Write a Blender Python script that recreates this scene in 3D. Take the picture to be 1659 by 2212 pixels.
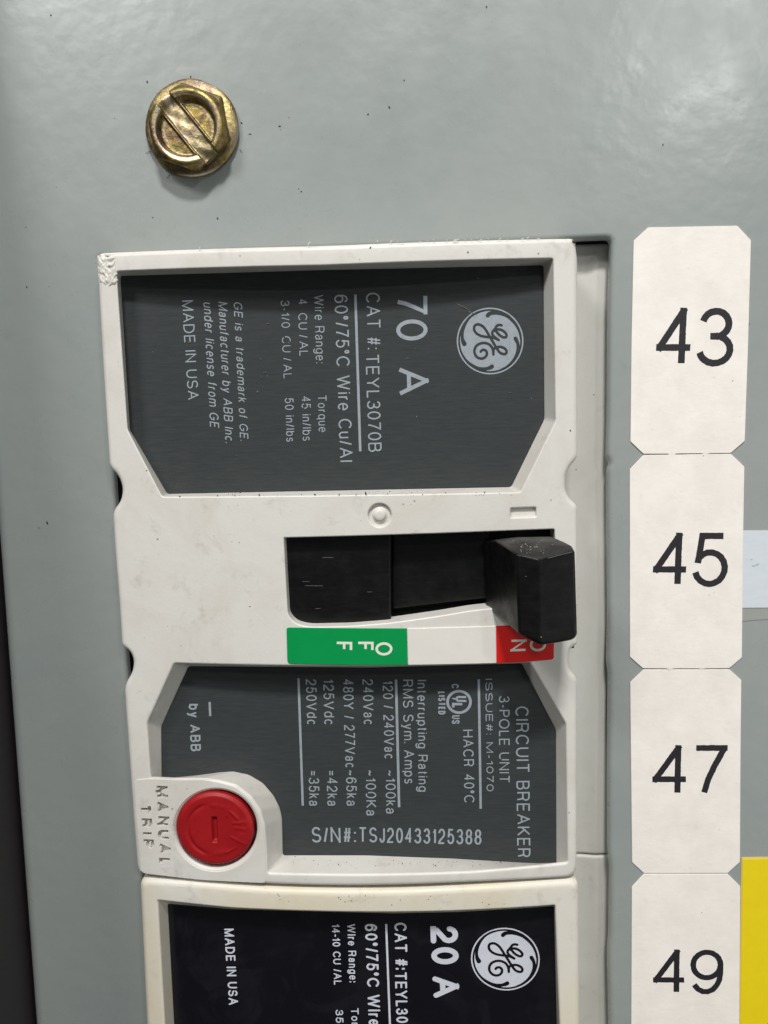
import bpy, math, random
import numpy as np
from mathutils import Vector, Matrix
from mathutils.geometry import delaunay_2d_cdt
random.seed(7)
C = bpy.context
S = C.scene
for o in list(bpy.data.objects): bpy.data.objects.remove(o)

# ------------------------------------------------------------------ camera
# units: 1 = 1 cm.  X right, Z up, the panel front is the plane Y = 0, viewer on -Y.
IW, IH, FOC = 1659.0, 2212.0, 1661.0
DIST = 9.13
d_ = Vector((.022, .9945, .1008)).normalized()
r_ = Vector((1, -.018, -.0415)); r_ = (r_ - d_ * r_.dot(d_)).normalized()
n_ = r_.cross(d_)
def camdir(px, py):
    c = Vector(((px - IW/2)/FOC, (py - IH/2)/FOC, 1))
    return Vector((c.dot(r_), c.dot(n_), -c.dot(d_)))
fw = camdir(IW/2, IH/2)
CAM = -fw * (DIST / fw.y) * 1.0
CAM = Vector((CAM.x, -DIST, CAM.z))
cam = bpy.data.cameras.new('camera'); co = bpy.data.objects.new('camera', cam)
C.collection.objects.link(co); S.camera = co
cam.sensor_fit = 'VERTICAL'; cam.sensor_height = 36; cam.lens = 36*FOC/IH
cam.clip_start = .1; cam.clip_end = 500
right = Vector((r_.x, n_.x, -d_.x)); down = Vector((r_.y, n_.y, -d_.y)); fwd = Vector((r_.z, n_.z, -d_.z))
M = Matrix((right, -down, -fwd)).transposed().to_4x4(); M.translation = CAM
co.matrix_world = M
cam.dof.use_dof = True; cam.dof.focus_distance = 8.6; cam.dof.aperture_fstop = 22
S.render.resolution_x = 768; S.render.resolution_y = 1024

# ------------------------------------------------------------------ light
w = bpy.data.worlds.new('World'); S.world = w; w.use_nodes = True
wt = w.node_tree; bg = wt.nodes['Background']
# a dim room: brighter towards its lit ceiling, darkest low on the left
_tc = wt.nodes.new('ShaderNodeTexCoord'); _dp = wt.nodes.new('ShaderNodeVectorMath'); _dp.operation = 'DOT_PRODUCT'
_dp.inputs[1].default_value = (.50, -.15, .85); wt.links.new(_tc.outputs['Generated'], _dp.inputs[0])
_mr = wt.nodes.new('ShaderNodeMapRange'); _mr.inputs[1].default_value = -.8; _mr.inputs[2].default_value = 1.0
_mr.inputs[3].default_value = .02; _mr.inputs[4].default_value = .30
wt.links.new(_dp.outputs['Value'], _mr.inputs[0]); wt.links.new(_mr.outputs[0], bg.inputs[1])
bg.inputs[0].default_value = (.86, .95, .92, 1)
def area(name, dirv, dist, sx, sy, watts, col=(1, .98, .95), target=(0, 0, 0)):
    l = bpy.data.lights.new(name, 'AREA'); l.shape = 'RECTANGLE'; l.size = sx; l.size_y = sy
    l.energy = watts; l.color = col
    o = bpy.data.objects.new(name, l); C.collection.objects.link(o)
    t = Vector(target); v = Vector(dirv).normalized()
    o.location = t + v*dist
    o.rotation_euler = (-v).to_track_quat('-Z', 'Y').to_euler()
    return o
area('ceiling_lamp', (.02, -1, 1.25), 62, 8, 5, 31500, target=(1, 0, 0))
area('ceiling_lamp', (-.62, -1, 1.0), 50, 12, 8, 8200, target=(0, 0, 0))
area('ceiling_lamp', (.44, -1, .56), 62, 2.4, 2.0, 3700, target=(0, 0, 0))
area('ceiling_lamp', (-.48, -1, .58), 62, 2.8, 2.0, 450, target=(0, 0, 0))
area('right_fill', (1.0, -.9, -.12), 15, 9, 9, 360, target=(4, 0, -4))  # soft fill added from the right to brighten the lower stickers
S.view_settings.view_transform = 'Standard'; S.view_settings.look = 'None'
S.view_settings.exposure = 0; S.view_settings.gamma = 1

# ------------------------------------------------------------------ helpers: placing
def hit(px, py, h):
    v = camdir(px, py); t = (-h - CAM.y)/v.y
    p = CAM + v*t
    return Vector((p.x, p.z))
class Flat:
    def __init__(s, h): s.k = h
    def h(s, x, z): return s.k
    def at(s, p): return hit(p[0], p[1], s.k)
XL = hit(205, 700, .5).x; XR = hit(1250, 1000, .5).x
XC, XW = (XL + XR)/2, (XR - XL)/2
class Arch:                         # the breaker nose is gently arched along its length
    def __init__(s, off=0): s.off = off
    def h(s, x, z):
        t = min(1.05, abs((x - XC)/XW))
        return .50 + .17*(1 - t*t) + s.off
    def at(s, p):
        h = .6
        for _ in range(6):
            q = hit(p[0], p[1], h); h = s.h(q.x, q.y)
        return q
FACE = Arch(); LAB = Flat(.29); PAN = Flat(0)
def crop(ox, oy, s):
    return lambda x, y: ((ox + x/s)*1659/3024, (oy + y/s)*1659/3024)
def full(x, y): return (x*1659/3024, y*1659/3024)

# ------------------------------------------------------------------ helpers: objects
def thing(name, label, cat, loc=(0, 0, 0), group=None):
    o = bpy.data.objects.new(name, None); C.collection.objects.link(o)
    o.location = loc; o.empty_display_size = .3
    o['label'] = label; o['category'] = cat
    if group: o['group'] = group
    return o
def mesh(name, verts, faces, mat, parent=None, smooth=35, base=None):
    off = Vector((0, 0, 0))
    p = parent
    while p: off += Vector(p.location); p = p.parent
    if base: off += Vector(base)
    me = bpy.data.meshes.new(name)
    me.from_pydata([tuple(Vector(v) - off) for v in verts], [], faces); me.update()
    if smooth:
        me.polygons.foreach_set('use_smooth', [True]*len(me.polygons))
        me.set_sharp_from_angle(angle=math.radians(smooth))
    me.materials.append(mat)
    o = bpy.data.objects.new(name, me); C.collection.objects.link(o)
    if parent: o.parent = parent
    if base: o.location = base
    return o
def tag(o, label=None, cat=None, group=None, kind=None):
    if label: o['label'] = label
    if cat: o['category'] = cat
    if group: o['group'] = group
    if kind: o['kind'] = kind
    return o
def ccw(l):
    a = sum(l[i].x*l[(i+1) % len(l)].y - l[(i+1) % len(l)].x*l[i].y for i in range(len(l)))
    return a > 0
def fillet(pts, rad, n=5):
    """round each corner; rad is a number or a list per corner"""
    out = []; N = len(pts)
    for i in range(N):
        p = pts[i]; a = pts[i-1]; b = pts[(i+1) % N]
        r = rad[i] if isinstance(rad, (list, tuple)) else rad
        u = (a-p); v = (b-p); lu, lv = u.length, v.length
        r = min(r, lu*.45, lv*.45); u = u/lu*r; v = v/lv*r
        for k in range(n+1):
            t = k/n
            out.append((p+u)*(1-t)**2 + p*2*t*(1-t) + (p+v)*t*t)
    return out
def subdiv(loops, step=.12):
    """cut the edges of matching loops into equal numbers of pieces"""
    N = len(loops[0]); res = [[] for _ in loops]
    for i in range(N):
        j = (i+1) % N
        n = max(1, int(max((l[j]-l[i]).length for l in loops)/step + .5))
        for q, l in enumerate(loops):
            for k in range(n): res[q].append(l[i].lerp(l[j], k/n))
    return res
def offset(loop, dist):
    """positive dist: outwards"""
    s = 1 if ccw(loop) else -1; N = len(loop); out = []
    for i in range(N):
        a, p, b = loop[i-1], loop[i], loop[(i+1) % N]
        e1 = (p-a); e2 = (b-p)
        if e1.length < 1e-9: e1 = e2
        if e2.length < 1e-9: e2 = e1
        e1 = e1.normalized(); e2 = e2.normalized()
        n1 = Vector((e1.y, -e1.x)); n2 = Vector((e2.y, -e2.x))
        m = n1+n2
        if m.length < 1e-6: m = n1
        m.normalize(); c = max(.55, m.dot(n1))
        out.append(p + m*(s*dist/c))
    return out
def inside(p, loop):
    c = False; N = len(loop); j = N-1
    for i in range(N):
        a, b = loop[i], loop[j]
        if (a.y > p[1]) != (b.y > p[1]) and p[0] < (b.x-a.x)*(p[1]-a.y)/(b.y-a.y) + a.x: c = not c
        j = i
    return c
def V3(p, h): return (p[0], -h, p[1])
class MB:
    def __init__(s): s.v = []; s.f = []
    def ring(s, loop, hf, dh=0):
        b = len(s.v)
        for p in loop: s.v.append(V3(p, (hf(p.x, p.y) if callable(hf) else hf) + dh))
        return b
    def band(s, a, b, n, flip=False):
        for i in range(n):
            j = (i+1) % n
            s.f.append((a+i, a+j, b+j, b+i) if not flip else (a+i, b+i, b+j, a+j))
    def fill(s, outer, holes, hf, dh=0, grid=None, cuts=()):
        pts = list(outer); edges = []; n0 = len(outer)
        edges += [(i, (i+1) % n0) for i in range(n0)]
        for h in list(holes)+list(cuts):
            b = len(pts); pts += list(h); edges += [(b+i, b+(i+1) % len(h)) for i in range(len(h))]
        if grid:
            xs = [p.x for p in outer]; ys = [p.y for p in outer]
            x = min(xs)+grid/2
            while x < max(xs):
                y = min(ys)+grid/2
                while y < max(ys):
                    q = (x, y)
                    if inside(q, outer) and not any(inside(q, h) for h in holes) and not sum(inside(q, k) for k in cuts) % 2: pts.append(Vector(q))
                    y += grid
                x += grid
        r = delaunay_2d_cdt([Vector(p) for p in pts], edges, [], 0, 1e-6)
        b = len(s.v)
        for p in r[0]: s.v.append(V3(p, (hf(p.x, p.y) if callable(hf) else hf) + dh))
        for f in r[2]:
            c = sum((r[0][i] for i in f), Vector((0, 0)))/len(f)
            q0, q1, q2 = (r[0][i] for i in f)
            if abs((q1-q0).cross(q2-q0))/max((q1-q0).length, (q2-q1).length, (q0-q2).length) < 1.2e-3: continue
            if inside(c, outer) and not any(inside(c, h) for h in holes) and not sum(inside(c, k) for k in cuts) % 2:
                s.f.append(tuple(b+i for i in f))
    def done(s, name, mat, parent=None, smooth=35, base=None):
        o = mesh(name, s.v, s.f, mat, parent, smooth, base)
        import bmesh
        bm = bmesh.new(); bm.from_mesh(o.data)
        bmesh.ops.remove_doubles(bm, verts=bm.verts, dist=1e-4)
        bmesh.ops.recalc_face_normals(bm, faces=bm.faces)
        bm.to_mesh(o.data); bm.free()
        if smooth:
            o.data.polygons.foreach_set('use_smooth', [True]*len(o.data.polygons))
            o.data.set_sharp_from_angle(angle=math.radians(smooth))
            wn = o.modifiers.new('normals', 'WEIGHTED_NORMAL'); wn.keep_sharp = True; wn.mode = 'FACE_AREA'
        return o
ROUND = [math.radians(a) for a in (90, 68, 45, 22, 0)]
def plate(name, mat, parent, outer, hf, holes=(), r=.04, depth=.3, grid=.15, base_h=None, jit=0, smooth=40, cuts=(), cut_depth=.03):
    """solid plate with rounded rim; holes: (loop, r, floor_loop or None, floor_h)"""
    m = MB()
    top = offset(outer, -r)
    n = len(outer); prev = None
    for a in ROUND:
        lp = offset(outer, -r*(1-math.cos(a)))
        if jit and a < 1.3:
            lp = [p + Vector((random.gauss(0, jit), random.gauss(0, jit))) for p in lp]
        b = m.ring(lp, hf, -r*(1-math.sin(a)))
        if prev is None: top = lp
        else: m.band(prev, b, n)
        prev = b
    b = m.ring(outer, (base_h if base_h is not None else hf), 0 if base_h is not None else -depth)
    m.band(prev, b, n)
    tops = []
    for (hl, hr, fl, fh) in holes:
        hn = len(hl); prev = None
        for a in ROUND:
            lp = offset(hl, hr*(1-math.cos(a)))
            b = m.ring(lp, hf, -hr*(1-math.sin(a)))
            if prev is None: tops.append(lp)
            else: m.band(prev, b, hn)
            prev = b
        if fl is None:
            b = m.ring(hl, hf, -fh); m.band(prev, b, hn)
        else:
            b = m.ring(fl, fh); m.band(prev, b, hn)
    m.fill(top, tops, hf, 0, grid, cuts)
    for k in cuts:
        b0 = m.ring(k, hf); b1 = m.ring(k, hf, -cut_depth); m.band(b0, b1, len(k))
    return m.done(name, mat, parent, smooth)
def sheet(name, mat, parent, outer, h, r=.004, thick=.012, hf=None, grid=None):
    m = MB(); f = hf or h
    t = offset(outer, -r); n = len(outer)
    a = m.ring(outer, f, -thick) ; b = m.ring(outer, f, -r); c = m.ring(t, f, 0)
    m.band(a, b, n); m.band(b, c, n); m.fill(t, [], f, 0, grid)
    return m.done(name, mat, parent, 30)

# ------------------------------------------------------------------ helpers: materials
def rgb(r, g, b):
    f = lambda c: ((c/255)/12.92 if c/255 <= .04045 else ((c/255+.055)/1.055)**2.4)
    return (f(r), f(g), f(b), 1)
class N:
    def __init__(s, name, base=(.5, .5, .5, 1), rough=.5, metal=0, spec=.5):
        s.m = bpy.data.materials.new(name); s.m.use_nodes = True
        s.t = s.m.node_tree; s.b = s.t.nodes['Principled BSDF']
        s.b.inputs['Base Color'].default_value = base; s.b.inputs['Roughness'].default_value = rough
        s.b.inputs['Metallic'].default_value = metal; s.b.inputs['Specular IOR Level'].default_value = spec
        s.tc = s.t.nodes.new('ShaderNodeNewGeometry')
    def pos(s, sc):
        n = s.t.nodes.new('ShaderNodeMapping'); n.inputs['Scale'].default_value = sc
        s.t.links.new(s.tc.outputs['Position'], n.inputs['Vector']); return n.outputs[0]
    def noise(s, scale, detail=3, rough=.6, sc=(1, 1, 1), off=None, dist=0):
        n = s.t.nodes.new('ShaderNodeTexNoise'); n.inputs['Scale'].default_value = scale
        n.inputs['Detail'].default_value = detail; n.inputs['Roughness'].default_value = rough
        n.inputs['Distortion'].default_value = dist
        v = s.pos(sc)
        if off: v.node.inputs['Location'].default_value = off
        s.t.links.new(v, n.inputs['Vector']); return n.outputs['Fac']
    def voro(s, scale, sc=(1, 1, 1)):
        n = s.t.nodes.new('ShaderNodeTexVoronoi'); n.inputs['Scale'].default_value = scale
        s.t.links.new(s.pos(sc), n.inputs['Vector']); return n.outputs['Distance']
    def ramp(s, x, stops):
        n = s.t.nodes.new('ShaderNodeValToRGB'); e = n.color_ramp.elements
        while len(e) < len(stops): e.new(.5)
        for k, (p, c) in enumerate(stops):
            e[k].position = p; e[k].color = c if len(c) == 4 else (*c, 1)
        s.t.links.new(x, n.inputs[0]); return n.outputs[0]
    def gray(s, x, a, b, va=0., vb=1.): return s.ramp(x, [(a, (va, va, va)), (b, (vb, vb, vb))])
    def mix(s, fac, a, b, mode='MIX'):
        n = s.t.nodes.new('ShaderNodeMix'); n.data_type = 'RGBA'; n.blend_type = mode
        for i, x in ((0, fac), (6, a), (7, b)):
            if hasattr(x, 'links') or isinstance(x, bpy.types.NodeSocket): s.t.links.new(x, n.inputs[i])
            else: n.inputs[i].default_value = x
        return n.outputs[2]
    def math(s, op, a, b=0.):
        n = s.t.nodes.new('ShaderNodeMath'); n.operation = op
        for i, x in ((0, a), (1, b)):
            if isinstance(x, bpy.types.NodeSocket): s.t.links.new(x, n.inputs[i])
            else: n.inputs[i].default_value = x
        return n.outputs[0]
    def color(s, x): s.t.links.new(x, s.b.inputs['Base Color'])
    def rough(s, x): s.t.links.new(x, s.b.inputs['Roughness'])
    def bump(s, x, dist, strength=1):
        n = s.t.nodes.new('ShaderNodeBump'); n.inputs['Distance'].default_value = dist
        n.inputs['Strength'].default_value = strength
        s.t.links.new(x, n.inputs['Height'])
        if s.b.inputs['Normal'].links: s.t.links.new(s.b.inputs['Normal'].links[0].from_socket, n.inputs['Normal'])
        s.t.links.new(n.outputs[0], s.b.inputs['Normal'])
def plastic(name, col, stain, yellow=0):
    m = N(name, col, .42)
    st = m.gray(m.noise(1.1, 5, .65, dist=.6), .45, .78)
    c = m.mix(m.math('MULTIPLY', st, .55), col, stain)
    st2 = m.gray(m.noise(3.2, 6, .7, off=(3, 7, 1), dist=.4), .58, .80)
    c = m.mix(m.math('MULTIPLY', st2, .38), c, rgb(120, 112, 98))
    sp = m.math('MULTIPLY', m.gray(m.voro(5.5), .045, .075, 1, 0), m.gray(m.noise(2.1, 2, off=(9, 1, 4)), .50, .62))
    c = m.mix(m.math('MULTIPLY', sp, .75), c, rgb(60, 48, 40))
    if yellow:
        g = m.gray(m.noise(.9, 3, sc=(1, 1, .6), off=(1.4, 2, 0)), .38, .66)
        c = m.mix(m.math('MULTIPLY', g, yellow), c, rgb(214, 198, 150))
    m.color(c)
    m.rough(m.gray(m.noise(6, 4), .3, .7, .36, .52))
    m.bump(m.noise(26, 3), .004, .35); m.bump(m.noise(3, 2), .02, .12)
    return m.m
M_PL = plastic('white_plastic', rgb(216, 213, 208), rgb(196, 189, 176))
M_PL2 = plastic('yellowed_plastic', rgb(220, 215, 206), rgb(208, 198, 176), .34)
m = N('panel_paint', rgb(150, 156, 154), .36, spec=.6)
c = m.mix(m.gray(m.noise(.35, 4), .35, .7), rgb(143, 150, 149), rgb(152, 156, 154))
sp = m.math('MULTIPLY', m.gray(m.voro(3.3), .012, .022, 1, 0), m.gray(m.noise(1.5, 2), .56, .6))
c = m.mix(m.math('MULTIPLY', sp, .8), c, rgb(60, 58, 55))
sm = m.gray(m.noise(2.6, 6, .7, off=(5, 2, 2)), .62, .82)
c = m.mix(m.math('MULTIPLY', sm, .25), c, rgb(120, 122, 120)); m.color(c)
m.rough(m.gray(m.noise(1.6, 5), .3, .75, .24, .36))
m.bump(m.noise(5.0, 2, .45), .008, .5); m.bump(m.noise(1.3, 2), .03, .3); m.bump(m.noise(34, 2), .0012, .25)
M_PAN = m.m
m = N('charcoal_label', rgb(60, 65, 67), .5, spec=.16)
c = m.mix(m.gray(m.noise(3, 4, .7, sc=(1.2, 1, 14)), .3, .75), rgb(52, 56, 58), rgb(64, 67, 67))
c2 = m.mix(m.math('MULTIPLY', m.gray(m.noise(9, 5, .75, off=(2, 2, 5)), .6, .85), .5), c, rgb(66, 63, 58)); m.color(c2)
m.bump(m.noise(12, 3, sc=(1, 1, 8)), .003, .35)
M_LAB = m.m
m = N('black_label', rgb(16, 14, 22), .22)
m.color(m.mix(m.gray(m.noise(1.4, 5, .6, dist=1), .5, .6), rgb(14, 12, 20), rgb(22, 20, 26)))
m.rough(m.gray(m.noise(1.1, 5, .6, off=(2, 0, 1)), .4, .6, .16, .34)); m.bump(m.noise(.8, 2), .03, .25)
M_BLAB = m.m
def ink(name, col, wear=.4, rough=.5):
    m = N(name, col, rough)
    m.color(m.mix(m.math('MULTIPLY', m.gray(m.noise(22, 3, .7), .45, .8), wear), col, tuple(x*.45 for x in col[:3])+(1,)))
    return m.m
M_INK = ink('silver_ink', rgb(152, 160, 168)); M_INK2 = ink('bright_silver_ink', rgb(208, 210, 222), .25)
m = N('black_print', rgb(34, 30, 36), .55)
m.color(m.mix(m.gray(m.noise(38, 3, .8), .62, .76), rgb(30, 27, 33), rgb(90, 82, 88))); M_PRINT = m.m
m = N('paper', rgb(242, 239, 232), .8, spec=.25)
c = m.mix(m.gray(m.noise(2.2, 5, .7), .35, .75), rgb(241, 235, 229), rgb(229, 222, 215))
c = m.mix(m.math('MULTIPLY', m.gray(m.noise(7, 6, .75, off=(4, 4, 4)), .60, .8), .35), c, rgb(176, 172, 165)); m.color(c)
m.bump(m.noise(13, 5, .7, sc=(.7, 1, 1.3)), .007, .4)
M_PAP = m.m
m = N('blue_white_card', rgb(205, 212, 220), .5); m.color(m.mix(m.noise(4, 5, sc=(1, 1, 4)), rgb(198, 206, 214), rgb(214, 220, 228))); M_CARD = m.m
m = N('clear_tape', rgb(154, 157, 152), .22); m.bump(m.noise(4, 2), .006, .3); M_TAPE = m.m
m = N('yellow_vinyl', rgb(232, 208, 10), .5); m.color(m.mix(m.noise(6, 5), rgb(226, 200, 6), rgb(236, 212, 14))); m.bump(m.noise(16, 3), .003, .4); M_YEL = m.m
M_BEI = N('beige_border', rgb(214, 188, 110), .6).m
def gloss(name, a, b):
    m = N(name, a, .28); m.color(m.mix(m.noise(5, 4), a, b)); m.bump(m.noise(5, 2), .008, .35); return m.m
M_GRN = gloss('green_vinyl', rgb(0, 150, 78), rgb(0, 140, 70)); M_REDV = gloss('red_vinyl', rgb(226, 30, 24), rgb(212, 26, 22))
M_WHV = gloss('white_vinyl', rgb(228, 224, 218), rgb(220, 215, 208)); M_VINK = N('white_ink', rgb(225, 226, 215), .4).m
m = N('black_plastic', rgb(12, 12, 13), .42, spec=.32)
m.color(m.mix(m.gray(m.noise(9, 5, .7, sc=(.35, 1, 3)), .5, .8), rgb(9, 9, 10), rgb(22, 22, 22)))
m.rough(m.gray(m.noise(5, 4), .3, .7, .3, .5)); m.bump(m.noise(22, 3), .004, .4); M_BLK = m.m
m = N('red_plastic', rgb(172, 22, 28), .48, spec=.3)
m.color(m.mix(m.gray(m.noise(3, 5), .35, .7), rgb(146, 17, 24), rgb(160, 26, 30))); m.bump(m.noise(14, 4), .006, .5); M_RED = m.m
m = N('zinc_plating', (.6, .5, .25, 1), .34, 1)
tint = m.ramp(m.noise(3.4, 5, .65, dist=.8), [(.30, rgb(108, 90, 82)), (.42, rgb(146, 122, 92)), (.50, rgb(172, 150, 90)), (.57, rgb(152, 144, 90)), (.66, rgb(150, 108, 84)), (.75, rgb(152, 140, 122))])
at = m.t.nodes.new('ShaderNodeAttribute'); at.attribute_name = 'bare'
dk = m.gray(m.noise(14, 5, .75), .36, .66, .36, 1.)
tint = m.mix(1, tint, dk, 'MULTIPLY')
m.color(m.mix(at.outputs['Fac'], tint, rgb(200, 190, 176)))
m.rough(m.gray(m.noise(18, 4, .7), .3, .7, .36, .56)); m.bump(m.noise(17, 4, .7), .010, .7); m.bump(m.noise(60, 2, .6, sc=(1, 1, .3)), .003, .6)
M_ZN = m.m
M_DARK = N('dark_interior', rgb(26, 22, 24), .7).m
M_GRIT = N('grit', rgb(48, 40, 36), .8).m
M_LINT = N('lint', rgb(226, 222, 206), .7).m
M_DUST = N('dust', rgb(172, 164, 140), .8).m

# ------------------------------------------------------------------ stroke lettering
def arc(cx, cy, rx, ry, a0, a1, n=None):
    n = n or max(3, int(abs(a1-a0)/18))
    return [(cx+rx*math.cos(math.radians(a0+(a1-a0)*i/n)), cy+ry*math.sin(math.radians(a0+(a1-a0)*i/n))) for i in range(n+1)]
def el(cx, cy, rx, ry): return arc(cx, cy, rx, ry, 0, 360, 22)
G = {
'A': (.86, [[(0, 0), (.43, 1), (.86, 0)], [(.15, .34), (.71, .34)]]),
'B': (.72, [[(0, 0), (0, 1), (.42, 1)]+arc(.42, .765, .25, .235, 90, -90)+[(0, .53)], [(0, .53), (.44, .53)]+arc(.44, .265, .28, .265, 90, -90)+[(0, 0)]]),
'C': (.84, [arc(.45, .5, .45, .5, 40, 320)]),
'D': (.80, [[(.32, 0), (0, 0), (0, 1), (.32, 1)]+arc(.32, .5, .48, .5, 90, -90)]),
'E': (.68, [[(.68, 1), (0, 1), (0, 0), (.68, 0)], [(0, .52), (.62, .52)]]),
'F': (.62, [[(.62, 1), (0, 1), (0, 0)], [(0, .52), (.54, .52)]]),
'G': (.88, [arc(.45, .5, .45, .5, 42, 322)+[(.86, .20), (.88, .46), (.52, .46)]]),
'H': (.78, [[(0, 0), (0, 1)], [(.78, 0), (.78, 1)], [(0, .53), (.78, .53)]]),
'I': (.13, [[(.065, 0), (.065, 1)]]),
'J': (.52, [[(.52, 1), (.52, .28)]+arc(.26, .28, .26, .28, 0, -175)]),
'K': (.76, [[(0, 0), (0, 1)], [(.70, 1), (0, .36)], [(.24, .57), (.76, 0)]]),
'L': (.60, [[(0, 1), (0, 0), (.60, 0)]]),
'M': (.94, [[(0, 0), (0, 1), (.47, 0), (.94, 1), (.94, 0)]]),
'N': (.78, [[(0, 0), (0, 1), (.78, 0), (.78, 1)]]),
'O': (.96, [el(.48, .5, .48, .5)]),
'P': (.70, [[(0, 0), (0, 1), (.42, 1)]+arc(.42, .73, .28, .27, 90, -90)+[(0, .46)]]),
'R': (.76, [[(0, 0), (0, 1), (.44, 1)]+arc(.44, .74, .28, .26, 90, -90)+[(0, .48)], [(.42, .48), (.60, .40), (.68, 0)]]),
'S': (.76, [arc(.38, .745, .34, .255, 20, 268)+arc(.38, .255, .38, .245, 84, -162)]),
'T': (.76, [[(0, 1), (.76, 1)], [(.38, 1), (.38, 0)]]),
'U': (.78, [[(0, 1), (0, .38)]+arc(.39, .38, .39, .38, 180, 360)+[(.78, 1)]]),
'V': (.82, [[(0, 1), (.41, 0), (.82, 1)]]),
'W': (1.16, [[(0, 1), (.28, 0), (.58, 1), (.88, 0), (1.16, 1)]]),
'Y': (.82, [[(0, 1), (.41, .43), (.82, 1)], [(.41, .43), (.41, 0)]]),
'0': (.64, [el(.32, .5, .32, .5)]),
'1': (.34, [[(0, .76), (.2, .82), (.32, 1)], [(.32, 1), (.32, 0)]]),
'2': (.64, [arc(.32, .70, .31, .30, 172, -38)+[(.08, .16), (0, 0), (.64, 0)]]),
'3': (.64, [arc(.31, .755, .28, .245, 168, -88), arc(.31, .265, .33, .265, 88, -168), [(.2, .52), (.34, .52)]]),
'4': (.66, [[(.48, 0), (.48, 1), (0, .30), (.66, .30)]]),
'5': (.64, [[(.58, 1), (.12, 1), (.05, .5)]+arc(.31, .33, .33, .33, 140, -165)]),
'6': (.64, [arc(.34, .52, .34, .48, 38, 180)+[(0, .32)], el(.32, .32, .32, .32)]),
'7': (.62, [[(0, 1), (.62, 1), (.42, .62), (.28, .3), (.2, 0)]]),
'8': (.64, [el(.32, .755, .27, .245), el(.32, .265, .32, .265)]),
'9': (.64, [[(.64, .68)]+arc(.30, .48, .34, .48, 0, -142), el(.32, .68, .32, .32)]),
'a': (.58, [[(.03, .52)]+arc(.28, .55, .24, .19, 160, 0)+[(.52, .02)], [(.52, .44), (.24, .40)]+arc(.23, .2, .23, .2, 90, 270)+[(.40, .04), (.52, .2)]]),
'b': (.60, [[(0, 1), (0, 0)], el(.30, .37, .30, .37)]),
'c': (.56, [arc(.30, .37, .30, .37, 45, 315)]),
'd': (.60, [[(.60, 1), (.60, 0)], el(.30, .37, .30, .37)]),
'e': (.60, [[(.02, .39), (.60, .39)]+arc(.30, .37, .30, .37, 4, 318)]),
'f': (.36, [[(.14, 0), (.14, .8)]+arc(.31, .81, .17, .19, 180, 80), [(0, .72), (.34, .72)]]),
'g': (.60, [el(.30, .38, .30, .36), [(.60, .74), (.60, -.02)]+arc(.30, -.02, .30, .24, 0, -160)]),
'i': (.13, [[(.065, 0), (.065, .74)], [(.065, .9), (.065, 1)]]),
'k': (.54, [[(0, 0), (0, 1)], [(.48, .74), (0, .30)], [(.18, .46), (.54, 0)]]),
'l': (.13, [[(.065, 0), (.065, 1)]]),
'm': (.92, [[(0, 0), (0, .74)], arc(.23, .50, .23, .24, 180, 0)+[(.46, 0)], arc(.69, .50, .23, .24, 180, 0)+[(.92, 0)]]),
'n': (.54, [[(0, 0), (0, .74)], arc(.27, .48, .27, .26, 180, 0)+[(.54, 0)]]),
'o': (.60, [el(.30, .37, .30, .37)]),
'p': (.60, [[(0, .74), (0, -.26)], el(.30, .37, .30, .37)]),
'q': (.60, [[(.60, .74), (.60, -.26)], el(.30, .37, .30, .37)]),
'r': (.34, [[(0, 0), (0, .74)], arc(.28, .46, .28, .27, 180, 80)]),
's': (.52, [arc(.26, .555, .23, .185, 20, 268)+arc(.26, .185, .26, .185, 84, -160)]),
't': (.34, [[(.14, .95), (.14, .15)]+arc(.28, .15, .14, .15, 180, 280), [(0, .72), (.34, .72)]]),
'u': (.54, [[(0, .74), (0, .28)]+arc(.27, .26, .27, .26, 180, 360)+[(.54, .74)], [(.54, .74), (.54, 0)]]),
'y': (.56, [[(0, .74), (.28, .03)], [(.56, .74), (.26, -.12), (.17, -.24), (.03, -.24)]]),
'.': (.13, [[(.065, 0), (.065, .12)]]),
':': (.13, [[(.065, 0), (.065, .12)], [(.065, .60), (.065, .72)]]),
'/': (.36, [[(0, 0), (.36, 1)]]),
'-': (.34, [[(0, .37), (.34, .37)]]),
'#': (.68, [[(.12, 0), (.28, 1)], [(.42, 0), (.58, 1)], [(0, .33), (.64, .33)], [(.04, .67), (.68, .67)]]),
'=': (.58, [[(0, .28), (.58, .28)], [(0, .54), (.58, .54)]]),
'~': (.56, [[(0, .30), (.06, .42), (.16, .46), (.28, .39), (.40, .32), (.50, .36), (.56, .48)]]),
'\u00b0': (.30, [el(.15, .85, .15, .15)]),
}
def resample(pl, step):
    out = [pl[0]]
    for a, b in zip(pl, pl[1:]):
        L = math.dist(a, b); n = max(1, int(L/step))
        for k in range(1, n+1): out.append((a[0]+(b[0]-a[0])*k/n, a[1]+(b[1]-a[1])*k/n))
    return out
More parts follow.
